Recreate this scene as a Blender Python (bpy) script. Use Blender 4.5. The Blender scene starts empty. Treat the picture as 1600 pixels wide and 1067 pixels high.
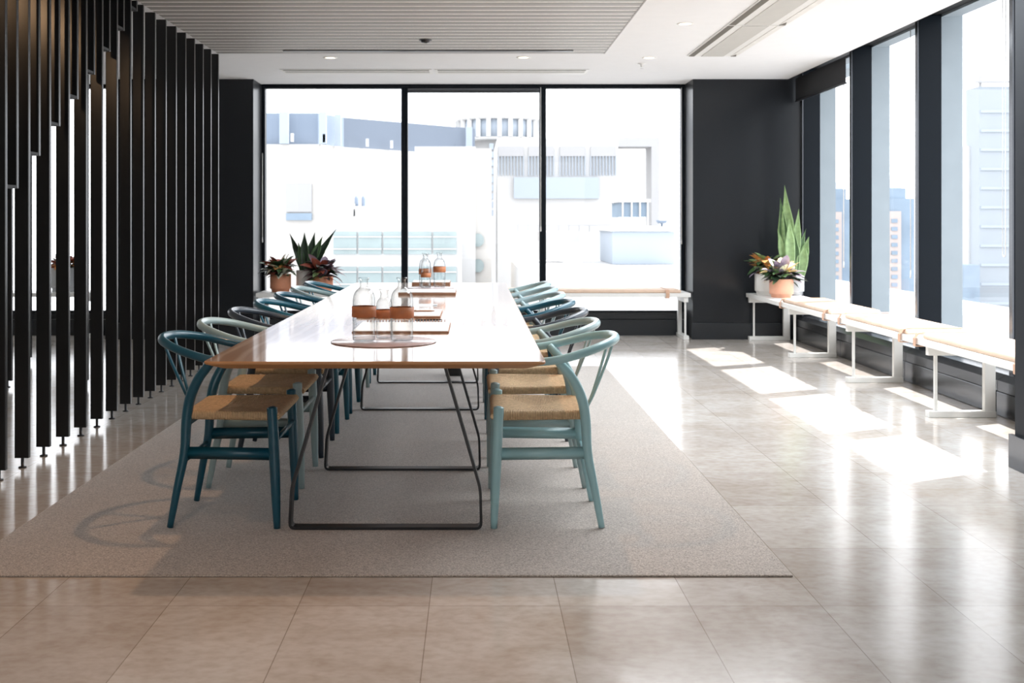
import bpy, bmesh, math, random
from mathutils import Vector, Matrix
random.seed(7)
scene = bpy.context.scene
COL = scene.collection
PI = math.pi
# camera model (1600x1067): px = 741 + F*X/Y, py = 346 + F*(H-Z)/Y
F, CX, CY, H = 1730.0, 741.0, 346.0, 1.25
def PX(x, Y): return (x - CX) / F * Y
def PZ(y, Y): return H + (CY - y) / F * Y

# ------------------------------------------------------------------ materials
def lin(c):
    return tuple(((v / 255) / 12.92 if v / 255 <= .04045 else ((v / 255 + .055) / 1.055) ** 2.4) for v in c) + (1,)
def mat(name, rgb, rough=.5, metal=0, spec=.5, var=.06, scale=8, coat=0, bump=0, bscale=200, coat_rough=.05):
    m = bpy.data.materials.new(name); m.use_nodes = True
    nt = m.node_tree; N = nt.nodes; L = nt.links
    b = N['Principled BSDF']
    b.inputs['Roughness'].default_value = rough; b.inputs['Metallic'].default_value = metal
    b.inputs['Specular IOR Level'].default_value = spec
    b.inputs['Coat Weight'].default_value = coat; b.inputs['Coat Roughness'].default_value = coat_rough
    tc = N.new('ShaderNodeTexCoord'); no = N.new('ShaderNodeTexNoise')
    no.inputs['Scale'].default_value = scale; no.inputs['Detail'].default_value = 4
    L.new(tc.outputs['Object'], no.inputs['Vector'])
    rp = N.new('ShaderNodeValToRGB'); c = lin(rgb)
    rp.color_ramp.elements[0].position = .3; rp.color_ramp.elements[1].position = .7
    rp.color_ramp.elements[0].color = tuple(max(0, v * (1 - var)) for v in c[:3]) + (1,)
    rp.color_ramp.elements[1].color = tuple(min(1, v * (1 + var)) for v in c[:3]) + (1,)
    L.new(no.outputs['Fac'], rp.inputs['Fac']); L.new(rp.outputs['Color'], b.inputs['Base Color'])
    if bump:
        n2 = N.new('ShaderNodeTexNoise'); n2.inputs['Scale'].default_value = bscale
        L.new(tc.outputs['Object'], n2.inputs['Vector'])
        bp = N.new('ShaderNodeBump'); bp.inputs['Strength'].default_value = bump; bp.inputs['Distance'].default_value = .01
        L.new(n2.outputs['Fac'], bp.inputs['Height']); L.new(bp.outputs['Normal'], b.inputs['Normal'])
    return m
def nodes(m): return m.node_tree.nodes, m.node_tree.links, m.node_tree.nodes['Principled BSDF']
def math_node(N, L, op, a, b=None):
    n = N.new('ShaderNodeMath'); n.operation = op
    for i, v in enumerate((a, b)):
        if v is None: continue
        if isinstance(v, (int, float)): n.inputs[i].default_value = v
        else: L.new(v, n.inputs[i])
    return n.outputs[0]
def mixcol(N, L, fac, a, b, mode='MIX'):
    n = N.new('ShaderNodeMix'); n.data_type = 'RGBA'; n.blend_type = mode
    for key, v in ((0, fac), (6, a), (7, b)):
        if isinstance(v, (int, float, tuple)): n.inputs[key].default_value = v
        else: L.new(v, n.inputs[key])
    return n.outputs[2]

def clear_glass(name, tint=(1, 1, 1), strength=1.0, base=0.02, rough=.0, edge=None):
    m = bpy.data.materials.new(name); m.use_nodes = True
    nt = m.node_tree; N = nt.nodes; L = nt.links; N.clear()
    out = N.new('ShaderNodeOutputMaterial'); mx = N.new('ShaderNodeMixShader')
    tr = N.new('ShaderNodeBsdfTransparent'); gl = N.new('ShaderNodeBsdfGlossy')
    tr.inputs['Color'].default_value = tuple(tint) + (1,)
    gl.inputs['Roughness'].default_value = rough
    lw = N.new('ShaderNodeLayerWeight'); lw.inputs['Blend'].default_value = .45 if edge else .22
    no = N.new('ShaderNodeTexNoise'); no.inputs['Scale'].default_value = 3
    v = math_node(N, L, 'MULTIPLY', lw.outputs['Facing'], strength)
    v = math_node(N, L, 'ADD', v, base)
    v2 = math_node(N, L, 'MULTIPLY', no.outputs['Fac'], .01)
    v = math_node(N, L, 'ADD', v, v2)
    if edge:
        c = mixcol(N, L, math_node(N, L, 'POWER', lw.outputs['Facing'], 1.6), tuple(tint) + (1,), tuple(edge) + (1,))
        L.new(c, tr.inputs['Color'])
    L.new(v, mx.inputs['Fac']); L.new(tr.outputs[0], mx.inputs[1]); L.new(gl.outputs[0], mx.inputs[2])
    L.new(mx.outputs[0], out.inputs['Surface'])
    return m

def floor_mat():
    m = mat('polished_limestone', (206, 194, 180), rough=.13, spec=.5, var=.0)
    N, L, b = nodes(m)
    tc = N.new('ShaderNodeTexCoord'); mp = N.new('ShaderNodeMapping')
    mp.inputs['Location'].default_value = (.572 + .4253 * 40, -3.60 + .6360 * 40, 0)
    L.new(tc.outputs['Object'], mp.inputs['Vector'])
    br = N.new('ShaderNodeTexBrick'); br.offset = 0; br.squash = 1
    br.inputs['Scale'].default_value = 1; br.inputs['Brick Width'].default_value = .4253; br.inputs['Row Height'].default_value = .6360
    br.inputs['Mortar Size'].default_value = .0016; br.inputs['Mortar Smooth'].default_value = 0.2
    br.inputs['Color1'].default_value = lin((198, 192, 187)); br.inputs['Color2'].default_value = lin((211, 207, 203))
    br.inputs['Mortar'].default_value = lin((160, 152, 143))
    L.new(mp.outputs['Vector'], br.inputs['Vector'])
    n1 = N.new('ShaderNodeTexNoise'); n1.inputs['Scale'].default_value = 2.8; n1.inputs['Detail'].default_value = 9; n1.inputs['Roughness'].default_value = .62; n1.inputs['Distortion'].default_value = .8
    st = N.new('ShaderNodeMapping'); st.inputs['Scale'].default_value = (1, 1.35, 1)
    L.new(tc.outputs['Object'], st.inputs['Vector']); L.new(st.outputs['Vector'], n1.inputs['Vector'])
    rp = N.new('ShaderNodeValToRGB'); rp.color_ramp.elements[0].position = .32; rp.color_ramp.elements[1].position = .66
    rp.color_ramp.elements[0].color = lin((232, 226, 219)); rp.color_ramp.elements[1].color = (1, 1, 1, 1)
    L.new(n1.outputs['Fac'], rp.inputs['Fac'])
    n3 = N.new('ShaderNodeTexNoise'); n3.inputs['Scale'].default_value = 22; n3.inputs['Detail'].default_value = 6
    L.new(st.outputs['Vector'], n3.inputs['Vector'])
    rp3 = N.new('ShaderNodeValToRGB'); rp3.color_ramp.elements[0].position = .3; rp3.color_ramp.elements[1].position = .6
    rp3.color_ramp.elements[0].color = lin((236, 231, 226)); rp3.color_ramp.elements[1].color = (1, 1, 1, 1)
    L.new(n3.outputs['Fac'], rp3.inputs['Fac'])
    c = mixcol(N, L, 1.0, br.outputs['Color'], rp.outputs['Color'], 'MULTIPLY')
    c = mixcol(N, L, .8, c, rp3.outputs['Color'], 'MULTIPLY')
    L.new(c, b.inputs['Base Color'])
    r = math_node(N, L, 'MULTIPLY', n1.outputs['Fac'], .07)
    r = math_node(N, L, 'ADD', r, .115)
    L.new(r, b.inputs['Roughness'])
    return m
def rug_mat():
    m = mat('woven_wool', (170, 152, 136), rough=.8, spec=.2, var=.0)
    N, L, b = nodes(m); b.inputs['Sheen Weight'].default_value = .85; b.inputs['Sheen Roughness'].default_value = .3
    tc = N.new('ShaderNodeTexCoord')
    n1 = N.new('ShaderNodeTexNoise'); n1.inputs['Scale'].default_value = 190; n1.inputs['Detail'].default_value = 3
    n2 = N.new('ShaderNodeTexNoise'); n2.inputs['Scale'].default_value = 3
    L.new(tc.outputs['Object'], n1.inputs['Vector']); L.new(tc.outputs['Object'], n2.inputs['Vector'])
    rp = N.new('ShaderNodeValToRGB'); rp.color_ramp.elements[0].position = .3; rp.color_ramp.elements[1].position = .7
    rp.color_ramp.elements[0].color = lin((128, 118, 110)); rp.color_ramp.elements[1].color = lin((212, 202, 193))
    L.new(n1.outputs['Fac'], rp.inputs['Fac'])
    rp2 = N.new('ShaderNodeValToRGB'); rp2.color_ramp.elements[0].color = (.85, .85, .85, 1); rp2.color_ramp.elements[1].color = (1, 1, 1, 1)
    L.new(n2.outputs['Fac'], rp2.inputs['Fac'])
    L.new(mixcol(N, L, 1.0, rp.outputs['Color'], rp2.outputs['Color'], 'MULTIPLY'), b.inputs['Base Color'])
    bp = N.new('ShaderNodeBump'); bp.inputs['Strength'].default_value = .3; bp.inputs['Distance'].default_value = .003
    L.new(n1.outputs['Fac'], bp.inputs['Height']); L.new(bp.outputs['Normal'], b.inputs['Normal'])
    return m
def wood_mat():
    m = mat('oiled_oak', (176, 128, 88), rough=.3, coat=1, coat_rough=.07, var=0)
    N, L, b = nodes(m); b.inputs['Coat IOR'].default_value = 1.9
    tc = N.new('ShaderNodeTexCoord'); mp = N.new('ShaderNodeMapping'); mp.inputs['Scale'].default_value = (1, .16, 1)
    mp.inputs['Location'].default_value = (.62, .1, 0)
    L.new(tc.outputs['Object'], mp.inputs['Vector'])
    w = N.new('ShaderNodeTexWave'); w.wave_type = 'BANDS'; w.bands_direction = 'X'; w.inputs['Scale'].default_value = 4.5
    w.inputs['Distortion'].default_value = 7; w.inputs['Detail'].default_value = 2.5; w.inputs['Detail Scale'].default_value = 1.1
    L.new(mp.outputs['Vector'], w.inputs['Vector'])
    rp = N.new('ShaderNodeValToRGB')
    rp.color_ramp.elements[0].color = lin((182, 140, 104)); rp.color_ramp.elements[1].color = lin((214, 182, 152)); rp.color_ramp.elements[1].position = .96; rp.color_ramp.elements[0].position = .55
    L.new(w.outputs['Fac'], rp.inputs['Fac']); L.new(rp.outputs['Color'], b.inputs['Base Color'])
    return m
def cord_mat():
    m = mat('paper_cord', (190, 148, 100), rough=.75, spec=.25, var=0)
    N, L, b = nodes(m)
    tc = N.new('ShaderNodeTexCoord'); sp = N.new('ShaderNodeSeparateXYZ'); L.new(tc.outputs['Object'], sp.inputs[0])
    xs = math_node(N, L, 'MULTIPLY', math_node(N, L, 'ABSOLUTE', math_node(N, L, 'SUBTRACT', sp.outputs[0], .025)), 1.25)
    ay = math_node(N, L, 'ABSOLUTE', sp.outputs[1])
    side = math_node(N, L, 'GREATER_THAN', ay, xs)
    def stripe(v):
        s = math_node(N, L, 'SINE', math_node(N, L, 'MULTIPLY', v, 2 * PI / .0068))
        return math_node(N, L, 'ADD', math_node(N, L, 'MULTIPLY', s, .5), .5)
    mxn = N.new('ShaderNodeMix'); L.new(side, mxn.inputs[0]); L.new(stripe(sp.outputs[1]), mxn.inputs[2]); L.new(stripe(sp.outputs[0]), mxn.inputs[3])
    no = N.new('ShaderNodeTexNoise'); no.inputs['Scale'].default_value = 70; L.new(tc.outputs['Object'], no.inputs['Vector'])
    rp = N.new('ShaderNodeValToRGB'); rp.color_ramp.elements[0].color = lin((178, 148, 112)); rp.color_ramp.elements[1].color = lin((238, 208, 168)); rp.color_ramp.elements[1].position = .7
    L.new(mxn.outputs[0], rp.inputs['Fac'])
    rp2 = N.new('ShaderNodeValToRGB'); rp2.color_ramp.elements[0].color = (.72, .72, .72, 1); rp2.color_ramp.elements[1].color = (1, 1, 1, 1)
    rp2.color_ramp.elements[0].position = .35; rp2.color_ramp.elements[1].position = .6
    L.new(no.outputs['Fac'], rp2.inputs['Fac'])
    c = mixcol(N, L, .8, rp.outputs['Color'], rp2.outputs['Color'], 'MULTIPLY')
    c = mixcol(N, L, math_node(N, L, 'MULTIPLY', side, .25), c, lin((170, 136, 98)))
    L.new(c, b.inputs['Base Color'])
    bp = N.new('ShaderNodeBump'); bp.inputs['Strength'].default_value = .7; bp.inputs['Distance'].default_value = .003
    L.new(mxn.outputs[0], bp.inputs['Height']); L.new(bp.outputs['Normal'], b.inputs['Normal'])
    return m

M = dict(
    floor=floor_mat(), rug=rug_mat(), oak=wood_mat(), oak_edge=mat('oak_edge', (182, 132, 86), .4, var=.08, scale=5), cord=cord_mat(),
    ceiling=mat('ceiling_paint', (238, 239, 240), .8, var=.01),
    slat=mat('grey_ceiling_slat', (158, 156, 152), .5, var=.01), slat_gap=mat('pale_slat_gap', (250, 249, 246), .5, var=.01),
    dark=mat('charcoal_paint', (27, 30, 34), .45, var=.04, scale=3, spec=.18, coat=.28, coat_rough=.16), darkpanel=mat('charcoal_panel', (28, 32, 37), .3, var=.05),
    navy=mat('navy_metal', (12, 19, 26), .32, spec=.12, var=.05), black=mat('black_paint', (9, 9, 10), .6, var=.1),
    blackedge=mat('black_satin_edge', (16, 16, 18), .28, var=.1),
    metal=mat('anodised_metal', (84, 86, 90), .24, metal=.85, var=.05), pale=mat('pale_cladding', (140, 150, 156), .6, var=.03),
    blackmetal=mat('black_powder_steel', (26, 27, 30), .4, var=.1), white=mat('white_powder_steel', (234, 234, 231), .45, var=.02),
    leather=mat('tan_leather', (222, 194, 172), .55, var=.06, scale=14, bump=.15, bscale=300),
    leather_dk=mat('tan_leather_strap', (208, 168, 142), .55, var=.06, scale=30),
    leather_br=mat('saddle_leather', (192, 122, 80), .5, var=.08, scale=40),
    terra=mat('terracotta', (205, 140, 108), .7, var=.06, scale=20), terra2=mat('pale_terracotta', (232, 172, 144), .7, var=.05, scale=20),
    potwhite=mat('white_glaze', (222, 221, 217), .35, var=.02), potgrey=mat('grey_glaze', (176, 178, 180), .4, var=.03),
    soil=mat('potting_soil', (52, 40, 30), .95, var=.3, scale=60),
    leaf_g=mat('leaf_green', (62, 92, 52), .45, var=.25, scale=25), leaf_l=mat('leaf_pale_green', (132, 160, 108), .45, var=.2, scale=25),
    leaf_d=mat('leaf_dark_green', (34, 54, 36), .4, var=.25, scale=25), leaf_o=mat('leaf_orange', (214, 148, 88), .5, var=.2, scale=30),
    leaf_y=mat('leaf_yellow', (232, 204, 146), .5, var=.15, scale=30), leaf_p=mat('leaf_purple', (96, 66, 74), .45, var=.25, scale=30),
    leaf_r=mat('leaf_red', (178, 96, 78), .5, var=.2, scale=30), leaf_w=mat('leaf_cream', (232, 230, 210), .5, var=.08, scale=30),
    leaf_v=mat('leaf_lavender', (156, 142, 160), .5, var=.2, scale=30),
    paper=mat('paper', (250, 249, 247), .3, var=.01), pageedge=mat('kraft_board', (158, 118, 92), .6, var=.06),
    pen=mat('black_plastic', (28, 28, 32), .3, var=.1), matd=mat('mauve_tray', (182, 160, 160), .25, var=.03, coat=.4),
    steel=mat('brushed_steel', (178, 178, 178), .3, metal=.9), perf=mat('perforated_grille', (198, 197, 192), .6, var=.02),
    slotd=mat('dark_slot', (112, 108, 100), .6), slotp=mat('pale_slot', (226, 225, 221), .6), lampglow=mat('frosted_lamp', (255, 244, 228), .4, var=.01),
    wall=mat('white_plaster', (225, 222, 216), .8, var=.02), cordw=mat('white_cord', (232, 232, 230), .5, var=.02),
    blind=mat('black_blind_fabric', (24, 25, 28), .8, var=.08, scale=60),
    win=clear_glass('window_glass', (.985, .99, 1.0), .07, .008), glass=clear_glass('bottle_glass', (.975, .985, .985), .35, .025, edge=(.34, .38, .40)),
)
# lit lenses of the downlights
N, L, b = nodes(M['lampglow']); b.inputs['Emission Color'].default_value = (1, .82, .6, 1); b.inputs['Emission Strength'].default_value = 2.2

# ------------------------------------------------------------------ mesh builder
class MB:
    def __init__(s): s.bm = bmesh.new()
    def _faces(s, vs, fs, mi, smooth):
        v = [s.bm.verts.new(p) for p in vs]
        for f in fs:
            try:
                fc = s.bm.faces.new([v[i] for i in f]); fc.material_index = mi; fc.smooth = smooth
            except ValueError: pass
        return v
    def box(s, x0, x1, y0, y1, z0, z1, bev=0, mi=0):
        vs = [(x, y, z) for z in (z0, z1) for y in (y0, y1) for x in (x0, x1)]
        fs = [(0, 2, 3, 1), (4, 5, 7, 6), (0, 1, 5, 4), (2, 6, 7, 3), (0, 4, 6, 2), (1, 3, 7, 5)]
        v = s._faces(vs, fs, mi, False)
        if bev:
            es = {e for w in v for e in w.link_edges}
            bmesh.ops.bevel(s.bm, geom=list(es), offset=bev, segments=2, affect='EDGES', profile=.6)
        return s
    def prism(s, poly, z0, z1, mi=0):
        n = len(poly)
        vs = [(p[0], p[1], z0) for p in poly] + [(p[0], p[1], z1) for p in poly]
        fs = [tuple(range(n - 1, -1, -1)), tuple(range(n, 2 * n))] + [(i, (i + 1) % n, n + (i + 1) % n, n + i) for i in range(n)]
        s._faces(vs, fs, mi, False); return s
    def loft(s, rings, mi=0, smooth=True, caps=True, closed=True):
        n = len(rings[0]); vs = [p for r in rings for p in r]; fs = []
        for k in range(len(rings) - 1):
            for i in range(n if closed else n - 1):
                j = (i + 1) % n
                fs.append((k * n + i, k * n + j, (k + 1) * n + j, (k + 1) * n + i))
        if caps:
            fs.append(tuple(range(n - 1, -1, -1))); b0 = (len(rings) - 1) * n; fs.append(tuple(b0 + i for i in range(n)))
        s._faces(vs, fs, mi, smooth); return s
    def tube(s, pts, rad, n=10, mi=0, up=(0, 0, 1), flat=1.0):
        """sweep; rad float or list; flat scales the half-width across the up direction"""
        pts = [Vector(p) for p in pts]; up = Vector(up); rings = []
        for k, p in enumerate(pts):
            t = (pts[min(k + 1, len(pts) - 1)] - pts[max(k - 1, 0)]).normalized()
            a = t.cross(up)
            if a.length < 1e-4: a = t.cross(Vector((1, 0, 0)))
            a.normalize(); c = a.cross(t).normalized()
            r = rad[k] if isinstance(rad, list) else rad
            ra, rc = (r if isinstance(r, tuple) else (r * flat, r))
            rings.append([tuple(p + a * (ra * math.cos(2 * PI * i / n)) + c * (rc * math.sin(2 * PI * i / n))) for i in range(n)])
        return s.loft(rings, mi)
    def lathe(s, prof, cx=0, cy=0, z=0, n=28, mi=0, smooth=True, caps=False):
        return s.loft([[(cx + r * math.cos(2 * PI * i / n), cy + r * math.sin(2 * PI * i / n), z + h) for i in range(n)] for r, h in prof], mi, smooth, caps)
    def quad(s, a, b_, c, d, mi=0):
        s._faces([a, b_, c, d], [(0, 1, 2, 3)], mi, False); return s
    def build(s, name, mats, parent=None, autosmooth=False):
        me = bpy.data.meshes.new(name)
        bmesh.ops.recalc_face_normals(s.bm, faces=s.bm.faces)
        s.bm.to_mesh(me); s.bm.free()
        for m in (mats if isinstance(mats, (list, tuple)) else [mats]): me.materials.append(m)
        o = bpy.data.objects.new(name, me); COL.objects.link(o)
        if parent: o.parent = parent
        return o
def spline(pts, seg=6):
    P = [Vector(p) for p in pts]; out = []
    for i in range(len(P) - 1):
        p0, p1, p2, p3 = P[max(i - 1, 0)], P[i], P[i + 1], P[min(i + 2, len(P) - 1)]
        for k in range(seg):
            t = k / seg
            out.append(.5 * ((2 * p1) + (p2 - p0) * t + (2 * p0 - 5 * p1 + 4 * p2 - p3) * t * t + (3 * p1 - p0 - 3 * p2 + p3) * t ** 3))
    return out + [P[-1]]
def lerp_list(ks, n):
    out = []
    for i in range(n):
        t = i / (n - 1) * (len(ks) - 1); a = int(min(t, len(ks) - 2)); f = t - a
        out.append(ks[a] * (1 - f) + ks[a + 1] * f)
    return out
def tag(o, label, cat, group=None):
    o['label'] = label; o['category'] = cat
    if group: o['group'] = group
    return o
def thing(name, label, cat, loc=(0, 0, 0), rz=0, group=None):
    o = bpy.data.objects.new(name, None); COL.objects.link(o)
    o.location = loc; o.rotation_euler = (0, 0, rz); o.empty_display_size = .1
    return tag(o, label, cat, group)
def struct(name, mb, m, parent=None):
    o = mb.build(name, m, parent)
    if not parent: o['kind'] = 'structure'
    return o
def kids(o): return [c for c in COL.objects if c.parent == o]
def dup(root, loc, rz, label, group=None):
    r = root.copy(); COL.objects.link(r); r.location = loc; r.rotation_euler = (0, 0, rz)
    r['label'] = label
    if group: r['group'] = group
    for ch in kids(root):
        c = ch.copy(); COL.objects.link(c); c.parent = r
        for g in kids(ch):
            d = g.copy(); COL.objects.link(d); d.parent = c
    return r

# ------------------------------------------------------------------ room shell
CEIL = 2.76
YB = 12.18           # window plane of the back wall
struct('floor', MB().box(-7.2, 3.70, -3.4, 12.6, -.12, 0), M['floor'])
mb = MB().box(-7.2, 3.33, -3.4, 12.25, CEIL, CEIL + .12)
struct('ceiling', mb, M['ceiling'])
struct('trim_5', MB().box(3.33, 3.70, -3.4, 11.75, CEIL + .11, CEIL + .15).box(3.331, 3.336, 5.6, 11.75, CEIL, CEIL + .11), M['black'])
struct('wall_left', MB().box(-7.3, -7.2, -3.4, 12.6, 0, CEIL), M['wall'])
struct('wall_front', MB().box(-7.3, 3.9, -3.5, -3.4, 0, CEIL + .1), M['wall'])
# columns and back walls
struct('wall_back_right', MB().box(2.32, 3.70, 11.75, 12.5, 0, CEIL + .15), M['dark'])
struct('wall_back_left', MB().box(-3.90, -2.345, 11.75, 12.5, 0, CEIL + .1), M['dark'])
struct('wall_back_end', MB().box(-7.2, -6.9, 11.75, 12.5, 0, CEIL), M['dark'])
struct('wall_right', MB().box(2.745, 3.9, -3.4, 5.62, 0, CEIL + .1), mat('charcoal_paint_matte', (36, 39, 44), .55, spec=.15, var=.04, scale=3))
struct('baseboard_back_right', MB().box(2.305, 3.36, 11.725, 11.749, 0, .173, .004), M['darkpanel'])
struct('baseboard_back_left', MB().box(-3.91, -2.33, 11.725, 11.749, 0, .173, .004), M['darkpanel'])
struct('baseboard_right', MB().box(2.72, 2.744, -3.4, 5.46, 0, .17, .003).box(2.72, 2.744, 5.466, 5.64, 0, .17, .003), M['metal'])
# wall under the back windows, with a panel line and a stepped ledge
def back_sill(name, x0, x1, joints):
    mb = MB(); xs = [x0] + joints + [x1]
    for a, b2 in zip(xs[:-1], xs[1:]): mb.box(a + .002, b2 - .002, YB - .03, YB + .2, 0, .172)
    mb.box(x0, x1, YB - .012, YB + .2, .176, .232, .004).box(x0, x1, YB - .002, YB + .2, .232, .25)
    struct(name, mb, M['darkpanel'])
back_sill('wall_back_sill', -2.34, 2.315, [-1.2, 0, 1.24])
back_sill('wall_back_sill_left', -6.9, -3.90, [-5.4])
mb = MB().box(-6.9, -3.90, YB + .0, YB + .2, 2.735, CEIL).box(-2.34, 2.315, YB, YB + .2, 2.735, CEIL)
struct('trim_1', mb, M['navy'])
def window_back(name, x0, x1, z0, z1, head=0):
    fr = MB(); y0, y1 = YB + .01, YB + .1; t = .036
    fr.box(x0, x0 + t, y0, y1, z0, z1, .004).box(x1 - t, x1, y0, y1, z0, z1, .004)
    fr.box(x0 + t, x1 - t, y0, y1, z1 - .02 - head, z1).box(x0 + t, x1 - t, y0, y1, z0, z0 + .018)
    f = fr.build(name, M['navy']); f['kind'] = 'structure'
    MB().box(x0 + t, x1 - t, YB + .05, YB + .056, z0 + .018, z1 - .02 - head).build('pane', M['win'], f)
    if head:
        MB().box(x0 + t, x1 - t, YB + .0, YB + .03, z1 - .05, z1 - .018, .003).build('head_rail', M['metal'], f)
window_back('window_1', -2.34, -.768, .25, 2.735)
window_back('window_2', -.768, .755, .25, 2.735, head=.04)
window_back('window_3', .755, 2.315, .25, 2.735)
window_back('window_4', -6.9, -5.42, .25, 2.735)
window_back('window_5', -5.42, -3.90, .25, 2.735)
# right-hand glazed wall: navy fins inside, glass, pale fins outside
X1, X2, X3 = 3.48, 3.655, 3.82
fins = [11.70, 10.18, 8.66, 7.13, 5.62]
for i in range(4):
    yf, yn = fins[i], fins[i + 1]       # far fin, near fin
    f = MB()
    f.box(X1, X2, yf, yf + .055, .26, CEIL + .105, .004)
    f.box(X1 + .13, X2, yn + .055, yf, .26, .30)
    if i == 3: f.box(X1, X2, yn + .002, yn + .055, .26, CEIL + .105)
    w = f.build('window_%d' % (6 + i), M['navy']); w['kind'] = 'structure'
    MB().box(X2 - .012, X2 - .006, yn + .055, yf, .30, CEIL + .105).build('pane', M['win'], w)
    MB().box(X2, X3, yf, yf + .07, .2, 2.9).box(X2, X3 - .03, yn + .07, yf, 2.85, 2.95).build('outer_fin', M['pale'], w)
    MB().box(X1 - .012, X1, yf + .005, yf + .05, .26, CEIL + .1).build('edge_strip', M['metal'], w)
# convector casing under the right-hand windows
mb = MB()
for a, b2 in ((5.63, 7.15), (7.155, 8.67), (8.675, 10.19), (10.195, 11.72)):
    mb.box(3.37, 3.66, a, b2, .0, .155, .006)
    vs = [(3.38, a, .157), (3.66, a, .157), (3.66, a, .262), (3.43, a, .262), (3.38, a, .225)]
    mb.loft([[(x, a, z) for x, y, z in vs], [(x, b2, z) for x, y, z in vs]], 0, False)
struct('wall_right_sill', mb, M['metal'])
# slab added out of view to keep sun off the back glazing, then roof edges
struct('sun_block_slab', MB().box(-7.3, 4.4, 12.3, 13.2, 2.95, 3.1), M['pale'])
struct('trim_3', MB().box(-7.3, 3.9, 12.2, 12.55, CEIL + .1, 2.97).box(3.66, 3.9, -3.4, 12.5, 2.9, 3.1).box(-7.3, 3.9, -3.5, 12.4, 3.1, 3.2), M['pale'])
# slatted ceiling raft
mb = MB(); y = 9.80
mb.box(-2.27, 1.146, 2.2, 9.80, CEIL - .0215, CEIL - .002, 0, 1)
while y > 2.3:
    mb.box(-2.27, 1.146, y - .1, y, CEIL - .024, CEIL - .0216)
    y -= .1445
mb.box(1.146, 1.156, 2.2, 9.80, CEIL - .026, CEIL - .001, 0, 2)
struct('trim_4', mb, [M['slat'], M['slat_gap'], M['slat']])
tag(MB().box(-1.66, .86, 9.60, 9.645, CEIL - .032, CEIL - .025).build('ceiling_slot', M['pen']), 'long thin black slot across the grey slatted ceiling near its far edge', 'ceiling slot')
sp = thing('ceiling_spotlight', 'small black spotlight set in the grey slatted ceiling', 'spotlight', (-.40, 9.06, CEIL - .026))
MB().lathe([(.0, -.004), (.05, -.004), (.055, 0), (.055, .003)], n=20).build('trim_ring', M['pen'], sp)
MB().lathe([(.018, -.022), (.034, -.02), (.04, -.004)], n=20).build('lamp_barrel', M['pen'], sp)

# ceiling fittings
for i, (x, y, lab) in enumerate(((-1.327, 10.2, 'round white recessed downlight near the dark slatted screen'), (.453, 10.18, 'round white recessed downlight above the middle window'),
                     (1.61, 10.2, 'round white recessed downlight beside the small ceiling sprinkler'), (1.61, 8.45, 'round white recessed downlight beside the long air grille'))):
    d = thing('ceiling_downlight', lab, 'downlight', (x, y, CEIL), 0, 'recessed ceiling downlights')
    MB().lathe([(.046, -.004), (.062, -.006), (.066, -.001)], n=24).build('trim_ring', M['white'], d)
    MB().lathe([(.0, -.0035), (.046, -.0035)], n=24).build('lens', M['lampglow'], d)
s_ = thing('ceiling_sprinkler', 'tiny white sprinkler hanging from the white ceiling', 'sprinkler', (1.60, 10.57, CEIL))
MB().lathe([(.04, -.001), (.038, -.006), (.016, -.010), (.012, -.035), (.0, -.036)], n=16).build('body', M['white'], s_)
MB().lathe([(.0, -.052), (.02, -.05), (.0, -.048)], n=12).build('deflector', M['steel'], s_).location = (0, 0, 0)
for x0, x1, lab in ((-1.93, -.42, 'long white slot air diffuser above the window beside the screen'), (-.395, 1.14, 'long white slot air diffuser above the middle window')):
    d = thing('ceiling_diffuser', lab, 'air diffuser', ((x0 + x1) / 2, 11.15, CEIL), 0, 'slot diffusers along the back windows')
    w = (x1 - x0) / 2
    MB().box(-w, w, -.18, .18, -.006, -.001, .002).build('frame', M['white'], d)
    MB().box(-w + .03, w - .03, -.15, -.125, -.010, -.0065).build('slot', M['slotd'], d)
    MB().box(-w + .03, w - .03, -.04, .05, -.010, -.0065).build('slot', M['perf'], d)
for y0, y1, lab in ((8.48, 10.06, 'long ceiling air unit with grey grille, section nearest the dark corner column'), (6.88, 8.46, 'long ceiling air unit with grey grille, cut off by the top of the photo')):
    d = thing('ceiling_air_unit', lab, 'air unit', (2.16, (y0 + y1) / 2, CEIL), 0, 'ceiling air units'); w = (y1 - y0) / 2
    MB().box(-.225, .225, -w, w, -.010, -.001).build('frame', M['white'], d)
    MB().box(-.10, .10, -w + .01, w - .01, -.014, -.0105).build('grille', M['perf'], d)
    for x in (-.19, .19):
        MB().box(x - .025, x + .025, -w + .01, w - .01, -.013, -.0105).build('slot', M['slotd' if x < 0 else 'slotp'], d)
    MB().prism([(.165, -w + .012), (.215, -w + .012), (.19, -w + .14)], -.0145, -.0132).build('end_cap', M['slotd'], d).scale = (1, -1, 1)

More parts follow.
